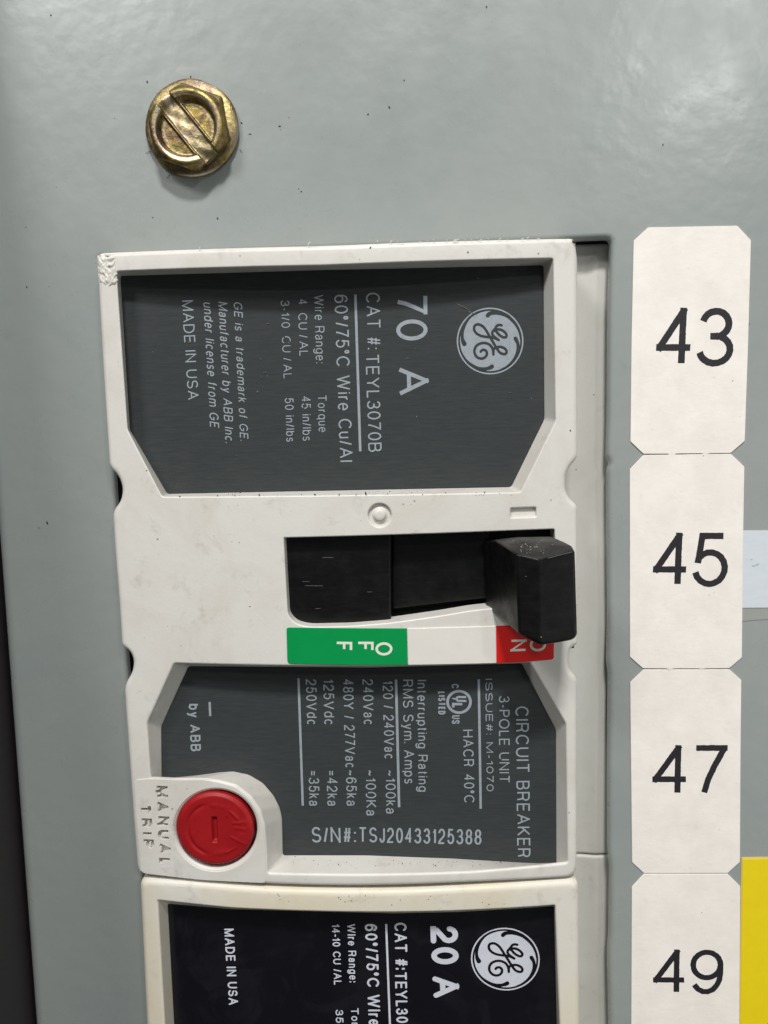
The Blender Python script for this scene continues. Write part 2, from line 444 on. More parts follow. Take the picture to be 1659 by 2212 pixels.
def stroke_quads(pl, wid, rag=0, rnd=None, cap=False):
    """thick polyline -> list of convex polygons. wid: number or list per point"""
    P = [Vector(p) for p in pl]; n = len(P); closed = (P[0]-P[-1]).length < 1e-6
    W = wid if isinstance(wid, list) else [wid]*n
    quads = []; L = [None]*n; R = [None]*n
    dirs = [(P[i+1]-P[i]).normalized() for i in range(n-1)]
    for i in range(n-1):
        a, b = P[i], P[i+1]; d = dirs[i]; nn = Vector((-d.y, d.x))
        def end(k, nb, sgn):
            w2 = W[k]/2
            if nb is None: return P[k]+nn*w2, P[k]-nn*w2
            turn = math.acos(max(-1, min(1, d.dot(nb))))
            if turn < 1.0:
                mm = (nn + Vector((-nb.y, nb.x))).normalized(); c = mm.dot(nn)
                return P[k]+mm*w2/c, P[k]-mm*w2/c
            e = w2*min(math.tan(turn/2), 1.0)
            q = P[k] + d*e*sgn
            return q+nn*w2, q-nn*w2
        nb0 = dirs[i-1] if i > 0 else (dirs[-1] if closed else None)
        nb1 = dirs[i+1] if i < n-2 else (dirs[0] if closed else None)
        l0, r0 = end(i, nb0, -1); l1, r1 = end(i+1, nb1, 1)
        quads.append([l0, r0, r1, l1])
    if rag:
        memo = {}
        def j(p):
            k = (round(p.x, 4), round(p.y, 4))
            if k not in memo: memo[k] = Vector((rnd.gauss(0, rag), rnd.gauss(0, rag)))
            return p+memo[k]
        quads = [[j(p) for p in q] for q in quads]
    else: quads = [[p.copy() for p in q] for q in quads]
    if cap:
        for k in (0, n-1):
            c = P[k]; r = W[k]/2
            quads.append([c+Vector((math.cos(a), math.sin(a)))*r for a in [i*math.pi/6 for i in range(12)]])
    return quads
def union(quads):
    vs = []; fs = []
    quads = [[Vector(p) for p in q] for q in quads]
    for q in quads:
        b = len(vs); vs += q; fs += [(b+i, b+(i+1) % len(q)) for i in range(len(q))]
    r = delaunay_2d_cdt(vs, fs, [], 0, 1e-5)
    bb = [(min(p.x for p in q), max(p.x for p in q), min(p.y for p in q), max(p.y for p in q), q) for q in quads]
    tris = []
    for f in r[2]:
        cx = sum(r[0][i].x for i in f)/len(f); cy = sum(r[0][i].y for i in f)/len(f)
        for x0, x1, y0, y1, q in bb:
            if x0 <= cx <= x1 and y0 <= cy <= y1 and inside((cx, cy), q): tris.append(f); break
    return r[0], tris
_gc = {}
def glyph(ch, t, k, rag=0, seed=0, cap=False):
    key = (ch, round(t, 3), round(k, 2), rag, seed, cap)
    if key in _gc: return _gc[key]
    w_, pls = G[ch]; W = max(w_*k, t)
    q = []; rnd = random.Random(seed*97+ord(ch))
    for pl in pls:
        pp = [(t/2 + x/w_*(W-t), t/2 + y*(1-t)) for x, y in pl]
        if rag: pp = resample(pp, .035)
        qq = stroke_quads(pp, t, rag, rnd, cap)
        lo = 0 if min(p[1] for p in pp) >= 0 else -1
        j = rag*1.5
        for z in qq:
            for p in z: p.y = min(max(p.y, lo-j), 1+j); p.x = min(max(p.x, -j), W+j)
        q += qq
    _gc[key] = (W, *union(q)); return _gc[key]
def text(name, string, p0, p1, cap, surf, mat, parent, t=.105, slant=0, rag=0, lift=.002, gap=.19, extrude=0, k=None, rcap=False, kind=None):
    a = surf.at(p0); b = surf.at(p1); u = (b-a); Lw = u.length; u.normalize(); v = Vector((-u.y, u.x))
    px = .01; q = surf.at((p0[0]+10, p0[1])); sc = (q-a).length/10
    H = cap*sc
    ws = [G[c][0] if c != ' ' else .30 for c in string]
    nom = sum(ws) + gap*(len(ws)-1)
    k = k or (Lw/H)/nom
    mb = MB(); x = 0
    for i, c in enumerate(string):
        if c == ' ': x += .30*k + gap*k; continue
        W, vv, tt = glyph(c, t, k, rag, i if rag else 0, rcap)
        base = len(mb.v); P = []
        for p in vv:
            s = a + u*((x+p.x+slant*p.y)*H) + v*(p.y*H); P.append(s)
            mb.v.append(V3(s, surf.h(s.x, s.y)+lift+extrude))
        for f in tt: mb.f.append(tuple(base+i_ for i_ in f))
        if extrude:
            cnt = {}
            for f in tt:
                for e in range(len(f)):
                    ed = (f[e], f[(e+1) % len(f)]); kk = tuple(sorted(ed)); cnt[kk] = cnt.get(kk, 0)+1
            b2 = len(mb.v)
            for s in P: mb.v.append(V3(s, surf.h(s.x, s.y)-.01))
            for e, n in cnt.items():
                if n == 1: mb.f.append((base+e[0], base+e[1], b2+e[1], b2+e[0]))
        x += W + gap*k
    o = mb.done(name, mat, parent, 30)
    if kind: o['kind'] = kind
    return o
def text_loops(string, p0, p1, cap, surf, t, gap):
    a = surf.at(p0); b = surf.at(p1); u = (b-a); Lw = u.length; u.normalize(); v = Vector((-u.y, u.x))
    sc = (surf.at((p0[0]+10, p0[1]))-a).length/10; H = cap*sc
    k = (Lw/H)/(sum(G[c][0] for c in string)+gap*(len(string)-1)); x = 0; out = []
    for c in string:
        W, vv, tt = glyph(c, t, k)
        cnt = {}
        for f in tt:
            for e in range(len(f)):
                ed = (f[e], f[(e+1) % len(f)])
                if (ed[1], ed[0]) in cnt: del cnt[(ed[1], ed[0])]
                else: cnt[ed] = 1
        nx = {}
        for i, j in cnt: nx.setdefault(i, []).append(j)
        while nx:
            st = next(iter(nx)); lp = []; cur = st
            while cur in nx:
                lp.append(cur); n2 = nx[cur].pop()
                if not nx[cur]: del nx[cur]
                cur = n2
            if len(lp) > 2:
                out.append([a + u*((x+vv[i].x)*H) + v*(vv[i].y*H) for i in lp])
        x += W + gap*k
    return out
def strokes(name, items, surf, mat, parent, mapf, lift=.002):
    """items: polylines in crop coordinates with widths; mapf -> picture; built on the surface"""
    q = []
    for pl, wd, cap in items:
        P = [surf.at(mapf(*p)) for p in pl]
        s = (surf.at(mapf(pl[0][0]+10, pl[0][1]))-surf.at(mapf(*pl[0]))).length/10
        W = [x*s for x in wd] if isinstance(wd, list) else wd*s
        q += stroke_quads([tuple(p) for p in P], W, cap=cap)
    vv, tt = union(q); mb = MB()
    for p in vv: mb.v.append(V3(p, surf.h(p.x, p.y)+lift))
    mb.f = [tuple(f) for f in tt]
    return mb.done(name, mat, parent, 30)
def catmull(pts, n=6, vals=None):
    out = []; ov = []; N_ = len(pts)
    closed = pts[0] == pts[-1]
    for i in range(N_-1):
        p0 = pts[i-1] if i > 0 else (pts[-2] if closed else pts[0]); p1 = pts[i]; p2 = pts[i+1]
        p3 = pts[i+2] if i+2 < N_ else (pts[1] if closed else pts[-1])
        for k in range(n):
            t = k/n
            out.append(tuple(.5*((2*p1[j])+(-p0[j]+p2[j])*t+(2*p0[j]-5*p1[j]+4*p2[j]-p3[j])*t*t+(-p0[j]+3*p1[j]-3*p2[j]+p3[j])*t**3) for j in (0, 1)))
            if vals: ov.append(vals[i]*(1-t)+vals[i+1]*t)
    out.append(pts[-1])
    if vals: ov.append(vals[-1]); return out, ov
    return out

# ================================================================== the setting
back = mesh('wall', [(-60, 4, -60), (60, 4, -60), (60, 4, 60), (-60, 4, 60)], [(0, 1, 2, 3)], M_DARK, smooth=0); back['kind'] = 'structure'

# ------------------------------------------------------------------ panel cover
pan = thing('panel_cover', 'grey painted steel panel cover with a rectangular opening around the breakers', 'panel cover', (0, 0, 0))
op = [(215, 556), (700, 537), (1322, 513), (1318, 640), (1316, 900), (1313, 985), (1320, 1000), (1315, 1015), (1315, 1124), (1317, 1340), (1314, 1430), (1318, 1455), (1317, 1586),
      (1316.6, 1844), (1321, 1880), (1319, 2029), (1316, 2060), (1319, 2212), (1322, 2700), (350, 2700), (326, 2250), (305, 1890), (272, 1430), (246, 1060)]
opl = subdiv([fillet([PAN.at(p) for p in op], [.02, .1, .07]+[.1]*21, 3)], .2)[0]
outl = [PAN.at(p) for p in [(-140, -500), (-98, 0), (5, 1371), (69, 2212), (107, 2700), (2600, 2700), (2600, -500)]]
outl = subdiv([outl], .8)[0]
plate('cover_sheet', M_PAN, pan, outl, lambda x, z: 0, holes=[(opl, .06, None, .13)], r=.16, depth=.9, grid=.8)

# dark frame along the cover's left edge, its forward height shaped to shade it
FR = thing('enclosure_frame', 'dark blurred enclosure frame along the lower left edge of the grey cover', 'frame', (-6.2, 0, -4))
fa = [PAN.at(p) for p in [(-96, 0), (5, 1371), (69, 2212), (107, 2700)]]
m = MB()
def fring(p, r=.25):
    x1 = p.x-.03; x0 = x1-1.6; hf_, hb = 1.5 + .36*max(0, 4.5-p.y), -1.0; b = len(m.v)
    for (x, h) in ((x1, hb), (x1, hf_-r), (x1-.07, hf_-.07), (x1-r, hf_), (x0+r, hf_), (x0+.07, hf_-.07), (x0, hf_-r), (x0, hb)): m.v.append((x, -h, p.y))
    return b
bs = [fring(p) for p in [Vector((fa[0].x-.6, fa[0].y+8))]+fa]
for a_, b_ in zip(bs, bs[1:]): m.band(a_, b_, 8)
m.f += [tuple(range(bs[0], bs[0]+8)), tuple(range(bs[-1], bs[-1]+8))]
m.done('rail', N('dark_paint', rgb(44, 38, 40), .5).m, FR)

# ------------------------------------------------------------------ breakers
def breaker(label, base_px, mat):
    b = FACE.at(base_px)
    return thing('circuit_breaker', label, 'circuit breaker', (b.x, 0, b.y), 'circuit breakers side by side in the panel opening')
B1 = breaker('off-white circuit breaker with charcoal label, black handle and round red button', (750, 1200), M_PL)
B2 = breaker('cream circuit breaker with glossy black label, cut off at the bottom of the frame', (770, 2150), M_PL2)

M_SH = plastic('shoulder_plastic', rgb(202, 201, 195), rgb(186, 184, 172))
def shoulder(parent, mat, y0, y1):
    S_ = Flat(-.30)
    lp = [S_.at(p) for p in [(1120, y0), (1345, y0), (1345, y1), (1120, y1)]]
    lp = subdiv([fillet(lp, .05, 3)], .15)[0]
    x1 = S_.at((1300, 1000)).x
    def hf(x, z):
        t = (x-x1)/.12
        return -.30 + .035*math.exp(-t*t) - .02*math.sin(z*.9)
    return plate('shoulder', mat, parent, lp, hf, r=.04, depth=.9, grid=.08)
shoulder(B1, M_SH, 527, 1846); shoulder(B2, M_SH, 1848.5, 2500)

F1 = [(206, 545), (700, 529), (1243, 513), (1249, 560), (1249, 990), (1232, 1008), (1223, 1030), (1223, 1060), (1232, 1078), (1249, 1092),
      (1249, 1250), (1249, 1394), (1234, 1402), (1229, 1417), (1229, 1438), (1234, 1452), (1248, 1466), (1248, 1843), (1246, 1897), (1020, 1909), (881, 1915), (696, 1917), (432, 1904), (296, 1891),
      (286, 1768), (272, 1570), (266, 1483), (284, 1452), (287, 1428), (279, 1408), (261, 1397), (254, 1285), (246, 1193), (241, 1105), (259, 1082), (263, 1055), (254, 1028), (234, 1010), (219, 780)]
rad1 = [.09, .3, .06, .05, .06, .05, .05, .05, .05, .08, .3, .05, .04, .04, .04, .05, .08, .3, .14, .5, .5, .5, .5, .12, .3, .3, .1, .08, .08, .08, .08, .3, .3, .1, .08, .08, .08, .08, .3]
f1 = fillet([FACE.at(p) for p in F1], rad1, 4); f1 = subdiv([f1], .10)[0]
def pocket(P, L, rad, face=FACE):
    p = fillet([face.at(q) for q in P], rad, 3); l = fillet([LAB.at(q) for q in L], rad, 3)
    return subdiv([p, l], .12)
P1 = [(251, 586), (700, 573), (1195, 558), (1200, 909), (1124, 1063), (350, 1073), (275, 928)]
L1 = [(259, 596), (700, 583), (1174, 573), (1176, 905), (1104, 1052), (361, 1067), (280, 929)]
p1, l1 = pocket(P1, L1, .03)
P2 = [(376, 1434), (800, 1440), (1145, 1432), (1222, 1565), (1226, 1864), (1020, 1883), (789, 1889), (579, 1886), (578, 1851), (573, 1785), (564, 1752), (544, 1722), (511, 1696), (472, 1686), (440, 1682), (400, 1682), (326, 1683), (318, 1563)]
L2 = [(407, 1440), (800, 1443), (1127, 1434), (1201, 1577), (1202, 1870), (974, 1855), (789, 1848), (611, 1848), (610, 1810), (609, 1768), (604, 1745), (591, 1719), (568, 1692), (538, 1674), (505, 1667), (478, 1669), (349, 1687), (348, 1570)]
p2, l2 = pocket(P2, L2, .03)
SLOT = [(613, 1162), (1198, 1143), (1203, 1300), (1070, 1313), (1020, 1318), (950, 1330), (845, 1345), (760, 1352), (668, 1354), (640, 1348), (622, 1330), (617, 1240)]
sl = subdiv([fillet([FACE.at(p) for p in SLOT], [.01, .02, .03, .1, .1, .1, .1, .1, .06, .06, .06, .05], 3)], .12)[0]
def circ(cx, cy, rx, ry, surf, n=40): return [surf.at((cx+rx*math.cos(2*math.pi*i/n), cy+ry*math.sin(2*math.pi*i/n))) for i in range(n)]
offc = circ(820, 1113, 25, 25, FACE, 32)
onr = subdiv([fillet([FACE.at(p) for p in [(1103, 1098), (1158, 1096), (1158, 1116), (1103, 1118)]], .015, 3)], .1)[0]
btn = circ(467, 1792, 87, 84, FACE, 56)
well = subdiv([[FACE.at(p) for p in [(297, 1690), (376, 1690), (376, 1882), (303, 1880)]]], .1)[0]
plate('housing', M_PL, B1, f1, FACE.h, holes=[(p1, .018, l1, .272), (p2, .03, l2, .272), (sl, .018, None, .28),
      (offc, .02, None, .05), (onr, .02, None, .05), (btn, .045, None, .35), (well, .002, None, .11)], r=.06, grid=.16, base_h=-.6)
# pocket floors are closed by the labels; floors of the moulded symbols
m = MB(); m.fill(offset(onr, .03), [], FACE.h, -.05); m.done('on_symbol', M_PL, B1)
m = MB(); cc = FACE.at((820, 1113)); prev = None
for rr, hh in ((.15, -.048), (.095, -.046), (.075, -.035), (.066, -.012), (.05, -.002), (.025, .0), (.004, .0)):
    lp = [cc+Vector((math.cos(2*math.pi*i/32), math.sin(2*math.pi*i/32)))*rr for i in range(32)]
    b = m.ring(lp, FACE.h, hh)
    if prev is not None: m.band(prev, b, 32)
    prev = b
m.f.append(tuple(range(prev, prev+32))); m.done('off_symbol', M_PL, B1, 50)

# trip boss: a thin raised tab that carries the red button
TB = [(290, 1690), (296, 1683), (326, 1681), (400, 1684), (440, 1683), (472, 1689), (509, 1699), (541, 1725), (560, 1754), (569, 1786), (574, 1851), (576, 1908), (432, 1901), (305, 1886), (294, 1768)]
tb = subdiv([fillet([FACE.at(p) for p in TB], .06, 3)], .1)[0]
btn2 = circ(467, 1792, 93, 90, FACE, 56)
T_ = Arch(.006)
c11 = crop(500, 3000, 2.765)
cuts = text_loops('MANUAL', c11(303, 258), c11(352, 1125), 138/2.765*.5486, T_, .26, .28) + \
       text_loops('TRIP', c11(128, 462), c11(168, 925), 130/2.765*.5486, T_, .26, .30)
plate('trip_tab', M_PL, B1, tb, T_.h, holes=[(btn2, .01, None, .03)], r=.01, depth=.05, grid=.16, cuts=cuts, cut_depth=.085)
m = MB(); well2 = [FACE.at(p) for p in [(294, 1687), (378, 1687), (380, 1886), (300, 1884)]]; m.fill(subdiv([well2], .1)[0], [], FACE.h, -.076, .1); m.done('trip_tab_floor', M_PL, B1)
# labels
lab1 = sheet('label', M_LAB, B1, offset(l1, .0), .29, hf=None)
lab2 = sheet('label', M_LAB, B1, offset(l2, .0), .29, hf=None)
lab1['label'] = 'charcoal rating label above the handle'; lab2['label'] = 'charcoal interrupting rating label below the handle'
LT = Flat(.291)

# ------------------------------------------------------------------ lettering on the labels
A_ = crop(1140, 1100, 2.592); B_ = crop(690, 1140, 3.318); C_ = crop(1480, 2640, 2.37); D_ = crop(1140, 2640, 2.91); E_ = crop(1280, 3580, 3.19)
def T(par, mapf, s, x0, y0, x1, y1, cap, sc, mat=M_INK, t=.105, **kw):
    return text('lettering', s, mapf(x0, y0), mapf(x1, y1), cap/sc*1659/3024, LT, mat, par, t, **kw)
K = 2.592
T(lab1, A_, '70', 1083, 155, 1090, 628, 322, K, t=.125, gap=.14)
T(lab1, A_, 'A', 1100, 900, 1108, 1187, 320, K, t=.13)
T(lab1, A_, 'CAT #:', 778, 138, 792, 716, 143, K)
T(lab1, A_, 'TEYL3070B', 775, 765, 805, 1762, 138, K, t=.11)
T(lab1, A_, '60\u00b0/75\u00b0C Wire Cu/Al', 455, 160, 512, 1865, 138, K, t=.11)
T(lab1, A_, 'Wire Range:', 250, 160, 268, 858, 98, K, t=.10)
T(lab1, A_, 'Torque', 285, 1180, 297, 1560, 92, K)
T(lab1, A_, '4', 88, 203, 92, 260, 90, K); T(lab1, A_, 'CU', 88, 345, 92, 513, 92, K); T(lab1, A_, '/', 95, 568, 97, 600, 90, K); T(lab1, A_, 'AL', 98, 633, 102, 785, 92, K)
T(lab1, A_, '45 in/lbs', 120, 1195, 135, 1648, 94, K)
K = 3.318
T(lab1, B_, '3-1/0', 1377, 145, 1390, 503, 112, K, t=.10); T(lab1, B_, 'CU', 1393, 612, 1400, 822, 114, K, t=.10); T(lab1, B_, '/', 1408, 895, 1410, 935, 112, K, t=.1)
T(lab1, B_, 'AL', 1408, 980, 1417, 1168, 114, K, t=.10); T(lab1, B_, '50 in/lbs', 1430, 1418, 1452, 1990, 114, K, t=.11)
T(lab1, B_, 'GE is a trademark of GE.', 762, 158, 848, 1975, 112, K, slant=.2, t=.12)
T(lab1, B_, 'Manufacturer by ABB Inc.', 560, 158, 653, 2005, 120, K, slant=.2, t=.12)
T(lab1, B_, 'under license from GE', 365, 163, 455, 1800, 122, K, slant=.2, t=.12)
T(lab1, B_, 'MADE IN USA', 85, 145, 165, 1443, 147, K, t=.11)
K = 2.37
T(lab2, C_, 'CIRCUIT BREAKER', 1300, 335, 1320, 1745, 125, K, t=.115)
T(lab2, C_, '3-POLE UNIT', 1147, 238, 1150, 1048, 100, K, t=.115)
T(lab2, C_, 'ISSUE#: M-1070', 1020, 75, 1033, 1127, 68, K, t=.13)
T(lab2, C_, 'HACR', 808, 553, 817, 897, 100, K, t=.12); T(lab2, C_, '40\u00b0C', 820, 968, 823, 1237, 98, K, t=.12)
T(lab2, C_, 'Interrupting Rating', 383, 88, 395, 1130, 93, K, t=.125)
T(lab2, C_, 'RMS Sym. Amps', 248, 85, 265, 1055, 98, K, t=.12)
T(lab2, C_, '120 / 240Vac', 62, 95, 80, 825, 98, K, t=.12); T(lab2, C_, '~100ka', 88, 930, 93, 1338, 96, K, t=.12)
K = 2.91
T(lab2, D_, '240Vac', 835, 100, 850, 622, 122, K, t=.12); T(lab2, D_, '~100Ka', 868, 1140, 878, 1665, 122, K, t=.12)
T(lab2, D_, '480Y / 277Vac', 608, 100, 640, 1115, 122, K, t=.12); T(lab2, D_, '~65ka', 645, 1140, 653, 1552, 122, K, t=.12)
T(lab2, D_, '125Vdc', 385, 100, 398, 622, 122, K, t=.12); T(lab2, D_, '=42ka', 425, 1143, 432, 1552, 122, K, t=.12)
T(lab2, D_, '250Vdc', 185, 100, 200, 622, 122, K, t=.12); T(lab2, D_, '=35ka', 217, 1143, 223, 1552, 122, K, t=.12)
text('lettering', 'S/N#:', D_(255, 1972), D_(760, 1974), 188/K*.5486, LT, M_INK, lab2, .115)
text('lettering', 'TSJ20433125388', D_(793, 1968), C_(985, 1626), 183/K*.5486, LT, M_INK, lab2, .115)
c6 = crop(450, 2500, 1.659)
text('lettering', 'by ABB', c6(485, 450), c6(500, 760), 68/1.659*.5486, LT, M_INK, lab2, .17)
def rule(par, mapf, p, q, wd, mat): 
    o = strokes('rule_line', [([p, q], wd, False)], LT, mat, par, mapf); return o
rule(lab1, A_, (672, 155), (722, 1755), 26, M_INK)
rule(lab2, C_, (960, 82), (978, 1290), 23, M_INK); rule(lab2, C_, (188, 85), (217, 1275), 24, M_INK)
rule(lab2, D_, (103, 90), (152, 1548), 27, M_INK); rule(lab2, c6, (623, 438), (627, 530), 15, M_INK)
# safety certification mark
U_ = crop(1700, 2670, 8.295)
ul = [([(890+375*math.cos(a), 775+352*math.sin(a)) for a in [i*math.pi/20 for i in range(41)]], 88, False),
      (catmull([(1125, 618), (960, 618), (860, 618), (805, 675), (860, 738), (960, 740), (1130, 748)], 4), 72, False), ([(800, 688), (690, 664)], 46, True),
      ([(1000, 848), (705, 845), (700, 960)], 84, False),
      (catmull([(825, 310), (862, 262), (815, 215), (712, 215), (668, 260), (700, 308)], 4), 46, True),
      (catmull([(890, 1232), (760, 1232), (700, 1240), (680, 1272), (700, 1305), (760, 1316), (890, 1318)], 4), 44, True),
      (catmull([(840, 1475), (885, 1445), (880, 1400), (835, 1390), (790, 1420), (750, 1465), (700, 1470), (680, 1425), (715, 1390)], 4), 46, True)]
strokes('certification_mark', ul, LT, M_INK, lab2, U_)
text('certification_mark', 'LISTED', U_(205, 435), U_(212, 1165), 235/8.295*.5486, LT, M_INK, lab2, .21)
# monogram
def monogram(par, mapf, light, dark, surf=LT):
    c = (828, 845)
    def cir(r, n=60): return [mapf(c[0]+r*math.cos(2*math.pi*i/n), c[1]+r*math.sin(2*math.pi*i/n)) for i in range(n)]
    m = MB()
    a = [surf.at(p) for p in cir(727)]; b = [surf.at(p) for p in cir(696)]; e = [surf.at(p) for p in cir(655)]
    i0 = m.ring(a, surf.h, .002); i1 = m.ring(b, surf.h, .002); m.band(i0, i1, 60)
    m.fill(e, [], surf.h, .002)
    o = m.done('monogram', light, par)
    sw = [([(775, 290), (800, 262), (860, 235), (1000, 228), (1180, 285), (1300, 385), (1400, 515), (1462, 660), (1485, 800)], [85, 88, 82, 84, 78, 62, 44, 30, 14]),
          ([(268, 905), (240, 850), (222, 780), (222, 680), (252, 545), (320, 410), (420, 300), (560, 212), (700, 180)], [98, 84, 66, 62, 66, 58, 44, 30, 14]),
          ([(1378, 790), (1400, 830), (1425, 880), (1438, 970), (1425, 1080), (1375, 1200), (1295, 1310), (1180, 1405), (1050, 1465)], [84, 80, 68, 70, 72, 62, 50, 36, 14]),
          ([(868, 1400), (835, 1420), (780, 1440), (670, 1455), (540, 1430), (400, 1350), (300, 1255), (220, 1120), (180, 1000)], [90, 86, 70, 74, 72, 60, 46, 30, 14])]
    it = []
    for pl, wd in sw:
        q, v = catmull(pl, 4, wd); it.append((q, v, True))
    sc = [[(1078, 502), (1030, 494), (978, 512), (945, 560), (915, 602), (884, 640), (874, 680), (900, 735), (955, 780), (1015, 822)],
          [(925, 605), (1000, 590), (1080, 605), (1150, 655), (1186, 715), (1165, 762), (1100, 758), (1020, 705), (965, 640), (925, 605)],
          [(1015, 822), (940, 785), (840, 762), (730, 752), (620, 728), (530, 675), (480, 600), (488, 520), (540, 484), (610, 490), (685, 540), (745, 620), (800, 715), (860, 815), (915, 910), (975, 1005), (1030, 1085), (1100, 1125), (1165, 1122), (1188, 1070), (1150, 1010), (1060, 972), (970, 980), (918, 1010), (900, 1060), (900, 1135)],
          [(898, 1080), (880, 1010), (840, 945), (780, 905), (700, 885), (610, 900), (530, 950), (487, 1040), (500, 1135), (560, 1205), (640, 1226), (715, 1200), (757, 1135), (748, 1070), (700, 1036), (650, 1045), (622, 1075)]]
    for pl in sc: it.append((catmull(pl, 5), 54, True))
    strokes('monogram_script', it, surf, dark, par, mapf, .0045)
lg = crop(1780, 1190, 5.53)
monogram(lab1, lg, M_INK, M_LAB)

# ------------------------------------------------------------------ on/off strip
STR = Arch(.012)
def strip(name, px, mat, rads):
    lp = subdiv([fillet([FACE.at(p) for p in px], rads, 4)], .08)[0]
    return sheet(name, mat, B1, lp, None, r=.005, thick=.02, hf=STR.h, grid=.12)
s1 = strip('off_sticker', [(619, 1355), (879, 1357), (881, 1436), (750, 1436), (621, 1433)], M_GRN, [.03, .003, .003, .1, .04]); s1['label'] = 'green end of the strip beside the handle'
s2 = strip('middle_sticker', [(879.6, 1357), (1071, 1352), (1072, 1432), (881.6, 1436)], M_WHV, .003)
s3 = strip('on_sticker', [(1071.6, 1352), (1130, 1350), (1197, 1346), (1196, 1424), (1127, 1430), (1072.6, 1432)], M_REDV, [.003, .1, .03, .03, .1, .003]); s3['label'] = 'red end of the strip half under the handle'
c5 = crop(1100, 1900, 1.185)
SI = Arch(.013)
for ch, y0, y1, xb, tp in (('O', 745, 808, 447, 527), ):
    text('lettering', 'O', c5(447, 746), c5(449, 808), 80/1.185*.5486, SI, M_VINK, s1, .15)
text('lettering', 'F', c5(362, 742), c5(362, 786), 78/1.185*.5486, SI, M_VINK, s1, .15)
text('lettering', 'F', c5(262, 742), c5(262, 786), 78/1.185*.5486, SI, M_VINK, s1, .15)
# 'ON' : N clear of the handle, O half under it
c10 = crop(1900, 2000, 3.16)
text('lettering', 'N', c10(345, 1640), c10(345, 1785), 205/3.16*.5486, SI, M_VINK, s3, .14)
text('lettering', 'O', c10(585, 1620), c10(588, 1790), 205/3.16*.5486, SI, M_VINK, s3, .15)

# red button
def heightdisc(name, mat, parent, cx, cy, rx, ry, surf, hfun, nr=46, nt=120, skirt=.3):
    m = MB(); C0 = surf.at((cx, cy)); prev = None
    h0 = surf.h(C0.x, C0.y)
    ex = (surf.at((cx+rx, cy))-C0).length; ey = (surf.at((cx, cy+ry))-C0).length
    for i in range(1, nr+1):
        rr = i/nr
        b = len(m.v)
        for k in range(nt):
            a = 2*math.pi*k/nt; x = rr*math.cos(a); y = rr*math.sin(a)
            m.v.append((C0.x+x*ex, -(h0+hfun(x, y)), C0.y+y*ey))
        if prev is None: m.f.append(tuple(range(b, b+nt)))
        else: m.band(prev, b, nt)
        prev = b
    b = len(m.v)
    for k in range(nt):
        a = 2*math.pi*k/nt; m.v.append((C0.x+math.cos(a)*ex, -(h0-skirt), C0.y+math.sin(a)*ey))
    m.band(prev, b, nt)
    return m.done(name, mat, parent, 50)
def sm(x, a, b):
    t = max(0, min(1, (x-a)/(b-a))); return t*t*(3-2*t)
def bh(x, y):                       # x right, y up, radius 1
    r = math.hypot(x, y); h = .035 - .03*sm(r, .90, 1.0)
    if abs(x-.0) < .13 and abs(y+.02) < .42:
        h -= .045*(1-sm(abs(x-.0), .035, .085))*(1-sm(abs(y-.0), .30, .36))
    a = math.degrees(math.atan2(y, x))
    if 100 < abs(a) <= 180: h -= .014*math.exp(-((r-.70)/.045)**2)*sm(abs(a), 100, 125)
    else:
        h += .005*math.exp(-((r-.66)/.06)**2)*sm(abs(math.sin(a*.06)), .2, .8)
    for (px, py, qx, qy) in ((.42, .5, .62, .30), (.5, .18, .82, .20), (.55, .05, .80, .0), (.42, -.2, .82, -.42), (.3, -.62, .55, -.48), (.40, .62, .34, .36)):
        dx, dy = qx-px, qy-py; t = max(0, min(1, ((x-px)*dx+(y-py)*dy)/(dx*dx+dy*dy)))
        d2 = math.hypot(x-px-dx*t, y-py-dy*t); h += .007*math.exp(-(d2/.03)**2)
    return h
heightdisc('trip_button', M_RED, B1, 465, 1789, 82, 78, FACE, bh, 60, 144)

# ------------------------------------------------------------------ slot inner parts and handle
def slab(name, px, h, mat, parent, r=.02, rad=.03, depth=.3, hf=None):
    sf = Flat(h); lp = subdiv([fillet([sf.at(p) for p in px], rad, 4)], .12)[0]
    return plate(name, mat, parent, lp, hf or (lambda x, z: h), r=r, depth=depth, grid=.15)
m = MB(); bk = [Flat(.2).at(p) for p in [(580, 1120), (1240, 1100), (1240, 1400), (580, 1400)]]; m.fill(bk, [], .2); m.done('slot_backing', M_DARK, B1)
H = thing('x', 'x', 'x'); bpy.data.objects.remove(H)
slab('slide_cover', [(600, 1130), (846, 1130), (845, 1347), (668, 1351), (640, 1345), (624, 1325), (610, 1290)], .46, M_BLK, B1, r=.03, rad=[.02, .02, .02, .1, .08, .08, .1], hf=lambda x, z: .46+.05*math.cos((x-XC)*.6))
slab('slide_cover', [(846, 1130), (1060, 1120), (1060, 1292), (960, 1304), (846, 1318)], .34, M_BLK, B1, r=.03, depth=.14)
secs = [(.42, [(1045, 1170), (1090, 1165), (1150, 1163), (1165, 1175), (1165, 1290), (1150, 1305), (1100, 1312), (1050, 1316)]),
        (.80, [(1068, 1166), (1120, 1160), (1192, 1159), (1222, 1173), (1228, 1335), (1210, 1352), (1150, 1350), (1079, 1334)]),
        (1.12, [(1092, 1180), (1135, 1180), (1195, 1176), (1236, 1178), (1243, 1360), (1232, 1372), (1160, 1378), (1102, 1354)]),
        (1.36, [(1114, 1194), (1150, 1204), (1184, 1206), (1242, 1189), (1247, 1374), (1236, 1384), (1165, 1394), (1121, 1369)])]
hv = []; hfc = []
for h, pts in secs:
    for p in pts:
        q = hit(p[0], p[1], h); hv.append(V3(q, h))
for s in range(3):
    for i in range(8):
        j = (i+1) % 8; hfc.append((s*8+i, s*8+j, s*8+8+j, s*8+8+i))
